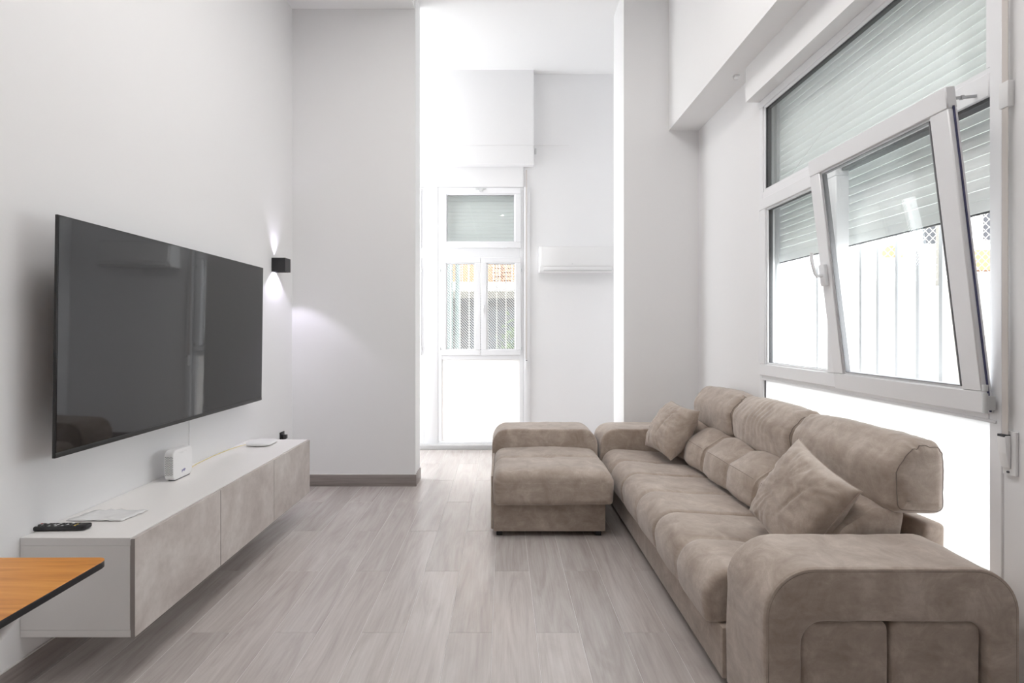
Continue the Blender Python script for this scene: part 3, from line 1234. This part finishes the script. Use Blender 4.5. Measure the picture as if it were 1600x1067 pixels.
# scatter pillows
def pillow(name, cen, e1, e2, size, thick, label, seed):
    e1 = Vector(e1).normalized()
    e2 = Vector(e2)
    e2 = (e2 - e1 * e2.dot(e1)).normalized()
    n = e1.cross(e2).normalized()
    if n.x > 0:
        n = -n
    Nn = 56
    bm = bmesh.new()
    grid = {}
    for side in (1, -1):
        for i in range(Nn + 1):
            for j in range(Nn + 1):
                u, v_ = -1 + 2 * i / Nn, -1 + 2 * j / Nn
                border = i in (0, Nn) or j in (0, Nn)
                if border and side == -1:
                    grid[(side, i, j)] = grid[(1, i, j)]
                    continue
                px = size / 2 * u * (1 - .085 * (1 - v_ * v_) * abs(u))
                py = size / 2 * v_ * (1 - .085 * (1 - u * u) * abs(v_))
                h = max(0, (1 - u * u) * (1 - v_ * v_))
                hh = thick / 2 * h ** .48
                # wrinkles fanning in from the edges
                ed = 1 - min(1 - abs(u), 1 - abs(v_))
                wr = (1 - 2 * abs(noise.noise(Vector((u * 1.2 + v_ * 3.2 + seed, v_ * 1.3 - u * .6, seed + side)))))
                wr2 = noise.noise(Vector((u * 6 + seed * 3, v_ * 2.4 + u * 2, side * 3)))
                wr3 = 1 - 2 * abs(noise.noise(Vector((math.atan2(v_ + .2, u - .1) * 4.5 + seed, (u * u + v_ * v_) * .5, seed))))
                fold = math.exp(-((v_ - .25 - .25 * u) / .035) ** 2) * math.exp(-((u - .1) / .4) ** 2)
                hh += (.009 * wr * ed ** 2 + .005 * wr2 + .008 * wr3 * ed - .009 * fold) * min(1, h * 5)
                q = Vector(cen) + e1 * px + e2 * py + n * (hh * side if not border else 0)
                grid[(side, i, j)] = bm.verts.new(q)
    for side in (1, -1):
        for i in range(Nn):
            for j in range(Nn):
                q = [grid[(side, i, j)], grid[(side, i + 1, j)], grid[(side, i + 1, j + 1)], grid[(side, i, j + 1)]]
                bm.faces.new(q if side == 1 else q[::-1])
    T = obj(name, bm, 'suede', None, smooth=True, angle=180)
    tag(T, label, 'cushion')
    bm = bmesh.new()
    pts = []
    for i in range(Nn):
        pts.append((i, 0))
    for j in range(Nn):
        pts.append((Nn, j))
    for i in range(Nn, 0, -1):
        pts.append((i, Nn))
    for j in range(Nn, 0, -1):
        pts.append((0, j))
    P3 = []
    for (i, j) in pts[::2]:
        u, v_ = -1 + 2 * i / Nn, -1 + 2 * j / Nn
        px = size / 2 * u * (1 - .085 * (1 - v_ * v_) * abs(u))
        py = size / 2 * v_ * (1 - .085 * (1 - u * u) * abs(v_))
        P3.append(Vector(cen) + e1 * px + e2 * py)
    tube(bm, P3, .0022, 6, closed=True)
    obj('seam', bm, 'suede', T, smooth=True)


pillow('cushion', (1.272, 3.86, .650), (.52, .05, .853), (.07, -.97, -.2), .41, .24, 'square taupe cushion leaning at the far end of the sofa', 1.3)
pillow('cushion', (1.300, 2.245, .640), (.422, -.248, .872), (.02, -.961, -.275), .43, .19, 'square taupe cushion leaning beside the near sofa arm', 4.9)
# third cushion lying behind the near one
bm = bmesh.new()

# ------------------------------------------------------------------ television
TVT = thing('television', (-1.80, 2.85, 1.37), 'large flat black television on the white wall', 'television')
Hh, Wt = .955, 1.70
cyv, czv = 2.85, 1.368
tvm = Matrix.Translation((-1.738, cyv, czv)) @ Matrix.Rotation(R(.75), 4, 'Y') @ Matrix.Rotation(R(-.3), 4, 'Z')


def tvpart(name, mat, *bxs, bev=0, parent=None):
    bm = bmesh.new()
    for b_ in bxs:
        box(bm, *b_, bev=bev)
    tf(bm, tvm)
    return obj(name, bm, mat, parent or TVT, smooth=bev > 0)


tvpart('housing', 'bezel', (-.012, 0, -Wt / 2, Wt / 2, -Hh / 2, Hh / 2), bev=.002)
tvpart('screen', 'screen', (-.002, .0012, -Wt / 2 + .005, Wt / 2 - .005, -Hh / 2 + .022, Hh / 2 - .005))
tvpart('bottom_bezel', nmat('tv_lower_strip', (.03, .03, .03), .35), (-.004, .0022, -Wt / 2 + .002, Wt / 2 - .002, -Hh / 2 + .001, -Hh / 2 + .021), bev=.001)
tvpart('rear_housing', 'bezel', (-.055, -.011, -Wt / 2 + .12, Wt / 2 - .12, -Hh / 2 + .03, .15), bev=.01)
bxo('wall_bracket', 'black', TVT, (-1.884, -1.79, 2.5, 3.2, 1.3, 1.5))

# ------------------------------------------------------------------ floating unit
UZ0, UZ1 = .193, .582
UY0, UY1 = 2.0, 3.815
UX = -1.453
UN = thing('media_unit', (-1.67, 2.9, UZ0), 'long white floating media unit with three concrete-look doors', 'cabinet')
bxo('top_panel', 'cabinet', UN, (XL + .001, UX, UY0, UY1, UZ1 - .030, UZ1), bev=.001, seg=1)
bxo('bottom_panel', 'cabinet', UN, (XL + .001, UX, UY0, UY1, UZ0, UZ0 + .028), bev=.001, seg=1)
for (a, b_) in ((UY0, UY0 + .018), (2.602, 2.618), (3.205, 3.221), (UY1 - .018, UY1)):
    bxo('side_panel', 'cabinet', UN, (XL + .001, UX - .002, a, b_, UZ0 + .0285, UZ1 - .0305), bev=.0008, seg=1)
bxo('back_panel', 'cabinet', UN, (XL + .001, XL + .01, UY0 + .02, UY1 - .02, UZ0 + .03, UZ1 - .032))
ds = [(UY0, 2.6075), (2.6115, 3.2155), (3.2195, UY1)]
for (a, b_) in ds:
    d = bxo('door', 'door_front', UN, (UX + .003, UX + .018, a, b_, UZ0, UZ1 - .003), bev=.001, seg=1)
    bxo('edge_strip', 'edge', d, (UX + .003, UX + .0175, a - .0004, a + .0012, UZ0 + .001, UZ1 - .004))
bxo('edge_strip', 'edge', UN, (UX - .001, UX + .003, UY0 + .001, UY1, UZ0 + .001, UZ1 - .006))

TZ = UZ1 + .0005
# router
bm = bmesh.new()
pr = roundpoly([(2.735, TZ + .004, .03), (2.735, TZ + .165, .03), (2.905, TZ + .165, .03), (2.905, TZ + .004, .03)], .02, 6)
loft(bm, pr, stations(-1.808, -1.758, .007, arc=4), axis='X')
rt = obj('router', bm, 'white_plastic', None, smooth=True)
tag(rt, 'upright white router with vents and small violet logo on the media unit', 'router')
bm = bmesh.new()
for i in range(17):
    for j in range(5):
        zz = TZ + .036 + i * .006
        xx = -1.799 + j * .0082 + (.004 if i % 2 else 0)
        box(bm, xx - .0018, xx + .0018, 2.7343, 2.7358, zz - .0015, zz + .0015)
obj('vent', bm, 'gasket', rt)
bxo('foot', 'gasket', rt, (-1.80, -1.765, 2.76, 2.89, TZ, TZ + .005))
bm = bmesh.new()
for (a, b_, zz) in ((2.78, 2.85, .145), (2.795, 2.82, .14)):
    box(bm, -1.7582, -1.7572, a, b_, TZ + zz, TZ + zz + .001)
obj('print', bm, 'pvc_grey', rt)


def text(name, body, size, mat, parent, mt, ext=.0003):
    cu = bpy.data.curves.new(name, 'FONT')
    cu.body = body
    cu.size = size
    cu.extrude = ext
    cu.align_x = 'CENTER'
    cu.align_y = 'CENTER'
    o = bpy.data.objects.new('writing', cu)
    C.objects.link(o)
    org = Vector(parent.location)
    bpy.context.view_layer.update()
    me = bpy.data.meshes.new_from_object(o)
    me.materials.clear()
    me.materials.append(M[mat])
    o2 = bpy.data.objects.new(name, me)
    C.objects.link(o2)
    o2.parent = parent
    o2.matrix_local = Matrix.Translation(-org) @ mt
    bpy.data.objects.remove(o)
    bpy.data.curves.remove(cu)
    return o2


text('logo', 'pep', .022, 'ink', rt, Matrix.Translation((-1.7572, 2.822, TZ + .045)) @ Matrix.Rotation(R(90), 4, 'Z') @ Matrix.Rotation(R(90), 4, 'X') @ Matrix.Rotation(R(8), 4, 'Z'))

# access point plate
bm = bmesh.new()
pr = roundpoly([(-1.80, 3.555, .05), (-1.80, 3.745, .05), (-1.625, 3.745, .05), (-1.625, 3.555, .05)], .02, 6)
loft(bm, pr, [(TZ, .03), (TZ + .006, .008), (TZ + .013, 0), (TZ + .020, .003), (TZ + .023, .012), (TZ + .0245, .04)], axis='Z')
o = obj('access_point', bm, 'white_plastic', None, smooth=True)
tag(o, 'flat rounded white network box lying on the media unit', 'network box')
bm = bmesh.new()
tube(bm, [(-1.79, 2.90, TZ + .02), (-1.82, 2.97, TZ + .006), (-1.85, 3.1, TZ + .003), (-1.862, 3.3, TZ + .003), (-1.855, 3.47, TZ + .003), (-1.83, 3.56, TZ + .006), (-1.79, 3.60, TZ + .012)], .0022, 6)
o = obj('cable', bm, 'yellow', None, smooth=True)
tag(o, 'thin yellow cable running from router to the flat network box', 'cable')
bm = bmesh.new()
tube(bm, [(-1.87, 3.06, .93), (-1.872, 3.06, .72), (-1.868, 3.05, .64), (-1.84, 2.98, TZ + .012), (-1.80, 2.91, TZ + .03)], .0028, 6)
o = obj('cable', bm, 'white_plastic', None, smooth=True)
tag(o, 'thin white cable hanging from the television to the router', 'cable')

# remote control
RM = thing('remote_control', (-1.79, 2.10, TZ), 'black remote control lying on the near end of the media unit', 'remote control')
rm = Matrix.Translation((-1.795, 2.085, TZ)) @ Matrix.Rotation(R(3), 4, 'Z')
bm = bmesh.new()
pr = roundpoly([(-.108, -.024, .01), (.108, -.024, .012), (.108, .024, .012), (-.108, .024, .01)], .02, 5)
loft(bm, pr, [(0.001, .006), (.005, .001), (.012, 0), (.017, .001), (.019, .004)], axis='Z')
tf(bm, rm)
obj('body', bm, 'plastic', RM, smooth=True)
for i in range(13):
    for j in range(3):
        bm = bmesh.new()
        x, y = -.088 + i * .0125, -.013 + j * .013
        box(bm, x - .004, x + .004, y - .0035, y + .0035, .0185, .0208, bev=.001, seg=1)
        tf(bm, rm)
        mat = 'white_key' if (i, j) in ((6, 0), (6, 1)) else ('red_key' if (i, j) == (0, 2) else ('yellow_key' if i == 12 and j < 2 else 'pvc_grey' if (i * 3 + j) % 4 == 0 else 'black'))
        obj('button', bm, mat, RM)

# leaflet / clear bag
bm = bmesh.new()
Nn = 10
vt = [[bm.verts.new((-1.85 + .24 * i / Nn + .02 * j / Nn, 2.17 + .13 * j / Nn, TZ + .002 + .010 * abs(noise.noise(Vector((i * .5, j * .6, 2))))) ) for j in range(Nn + 1)] for i in range(Nn + 1)]
for i in range(Nn):
    for j in range(Nn):
        bm.faces.new((vt[i][j], vt[i + 1][j], vt[i + 1][j + 1], vt[i][j + 1]))
o = obj('leaflet', bm, 'paper', None, smooth=True, angle=180)
md = o.modifiers.new('thick', 'SOLIDIFY')
md.thickness = .001
md.offset = 1
tag(o, 'crumpled white leaflet behind the remote control', 'leaflet')

# black socket at the far end of the unit
sk = thing('power_socket', (XL, 4.36, .455), 'small black power socket low on the television wall', 'socket')
bxo('plate', 'black', sk, (XL + .0005, XL + .010, 4.33, 4.41, .45, .53), bev=.003)
bxo('plug', 'plastic', sk, (XL + .010, XL + .045, 4.35, 4.39, .47, .505), bev=.004)

# ------------------------------------------------------------------ wall light
WL = thing('wall_light', (XL, 4.23, 1.935), 'black cube wall light shining up and down beside the television', 'wall light')
lx0, lx1, ly0, ly1, lz0, lz1 = XL + .001, XL + .112, 4.178, 4.285, 1.878, 1.988
t_ = .004
bxo('housing', 'black', WL, (lx0, lx0 + t_, ly0, ly1, lz0, lz1), (lx1 - t_, lx1, ly0, ly1, lz0, lz1),
    (lx0 + t_, lx1 - t_, ly0, ly0 + t_, lz0, lz1), (lx0 + t_, lx1 - t_, ly1 - t_, ly1, lz0, lz1),
    (lx0 + t_, lx1 - t_, ly0 + t_, ly1 - t_, (lz0 + lz1) / 2 - .004, (lz0 + lz1) / 2 + .004))
for sgn, en, sz, off, xo in ((1, 16, 34, .012, .022), (1, 8, 62, .02, .045), (-1, 8, 58, .012, .022), (-1, 24, 104, .018, .045)):
    l = bpy.data.lights.new('bulb', 'SPOT')
    l.energy = en
    l.spot_size = R(sz)
    l.spot_blend = .35
    l.shadow_soft_size = .004
    l.color = (.86, .80, 1)
    o = bpy.data.objects.new('bulb', l)
    C.objects.link(o)
    o.parent = WL
    o.location = (xo, 0, sgn * off)
    o.rotation_euler = (0, 0, 0) if sgn < 0 else (PI, 0, 0)

# ------------------------------------------------------------------ air conditioner
AC = thing('air_conditioner', (.87, 6.0, 2.07), 'white wall air conditioner beside the pillar on the rear wall', 'air conditioner')
bm = bmesh.new()
pr = roundpoly([(6.099, 2.078, 0), (6.099, 2.372, 0), (5.93, 2.372, .03), (5.90, 2.13, .02), (5.93, 2.078, .02)], .03, 5)
loft(bm, pr, stations(.432, 1.30, .006, step=.2, arc=2), axis='X')
obj('housing', bm, 'white_plastic', AC, smooth=True)
bm = bmesh.new()
pr = roundpoly([(5.92, 2.136, 0), (5.925, 2.368, .01), (5.912, 2.366, .01), (5.892, 2.136, .004)], .03, 3)
loft(bm, pr, stations(.448, 1.285, .003, step=.2, arc=2), axis='X')
obj('front_panel', bm, 'white_plastic', AC, smooth=True)
bxo('air_flap', 'white_plastic', AC, (.475, 1.26, 5.895, 5.905, 2.092, 2.126), bev=.002)
bxo('air_outlet', 'pvc_grey', AC, (.475, 1.26, 5.902, 5.925, 2.085, 2.091))
bxo('badge', 'pvc_grey', AC, (.80, .812, 5.889, 5.893, 2.16, 2.166))

# thin cable and hook on the rear wall
bm = bmesh.new()
tube(bm, [(-1.1, 5.996, 3.565), (.36, 5.996, 3.565)], .004, 6)
tube(bm, [(.36, 5.996, 3.565), (.372, 6.0, 3.567), (.375, 6.094, 3.60), (.80, 6.096, 3.60)], .004, 6)
o = obj('cable', bm, 'white_plastic', None, smooth=True)
tag(o, 'white cable running along the bulkhead above the rear window', 'cable')
bm = bmesh.new()
box(bm, .385, .405, 6.08, 6.0995, 3.49, 3.56, bev=.003, seg=1)
o = obj('wall_hook', bm, 'pvc_grey', None, smooth=True)
tag(o, 'tiny grey hook on rear wall right of the bulkhead', 'hook')
HK = thing('beam_hook', (1.645, 3.58, 3.18), 'small white cable clip below the boxed beam near the window', 'clip')
bm = bmesh.new()
box(bm, 1.62, 1.66, 3.575, 3.60, 3.168, 3.1795, bev=.002, seg=1)
tube(bm, [(1.625, 3.585, 3.17), (1.618, 3.585, 3.158), (1.624, 3.585, 3.15), (1.65, 3.585, 3.152)], .003, 6)
obj('clip', bm, 'white_plastic', HK, smooth=True)

# ------------------------------------------------------------------ oak-topped table in the left corner
TB = thing('folding_table', (-1.5, 1.15, 0), 'orange oak tabletop with black edge and white tube legs at the lower left', 'table')
bm = bmesh.new()
pr = roundpoly([(-1.86, .62, .02), (-1.86, 1.44, .02), (-1.108, 1.445, .028), (-1.108, .62, .028)], .1, 8)
loft(bm, pr, [(.7495, .001), (.7505, 0), (.7515, .001)], axis='Z')
tp = obj('tabletop', bm, 'oak', TB, smooth=True)
bm = bmesh.new()
loft(bm, pr, [(.731, .002), (.733, 0), (.7475, 0), (.7494, .0008)], axis='Z')
obj('edge', bm, 'black', TB, smooth=True)
for y in (1.26, .72):
    for (xa, xb) in ((-1.17, -1.78), (-1.80, -1.20)):
        bm = bmesh.new()
        yy = y + (.012 if xa > -1.5 else -.012)
        tube(bm, [(xa, yy, .73), (xb, yy, .01)], .0115, 10)
        obj('leg', bm, 'white_plastic', TB, smooth=True)
    bm = bmesh.new()
    tube(bm, [(-1.82, y, .722), (-1.15, y, .722)], .009, 8)
    obj('crossbar', bm, 'white_plastic', TB, smooth=True)

# ------------------------------------------------------------------ small lamp behind the camera; the unseen panels are added as fill light
for (x, y, sx, lab, en) in ((.0, -1.2, .11, 'small square ceiling lamp behind the camera', 15), (.15, 1.6, 1.2, 'added unseen fill light panel above the near end of the room', 25),
                            (-.25, 2.7, .9, 'added unseen fill light panel above the middle of the room', 36), (-2.3, 5.5, .9, 'added fill light panel hidden behind the wall end to brighten the rear', 30)):
    D = thing('ceiling_lamp_and_fill', (x, y, ZC - .03), lab, 'ceiling light')
    bxo('housing', 'white_plastic', D, (x - sx / 2, x + sx / 2, y - sx / 2, y + sx / 2, ZC - .03, ZC - .0005), bev=.004)
    bxo('diffuser', 'lamp_glow', D, (x - sx / 2 + .02, x + sx / 2 - .02, y - sx / 2 + .02, y + sx / 2 - .02, ZC - .032, ZC - .0302))
    l = bpy.data.lights.new('lamp', 'AREA')
    l.shape = 'SQUARE'
    l.size = sx - .06
    l.energy = en
    l.color = (1, .98, .96)
    o = bpy.data.objects.new('lamp', l)
    C.objects.link(o)
    o.parent = D
    o.location = (0, 0, -.006)
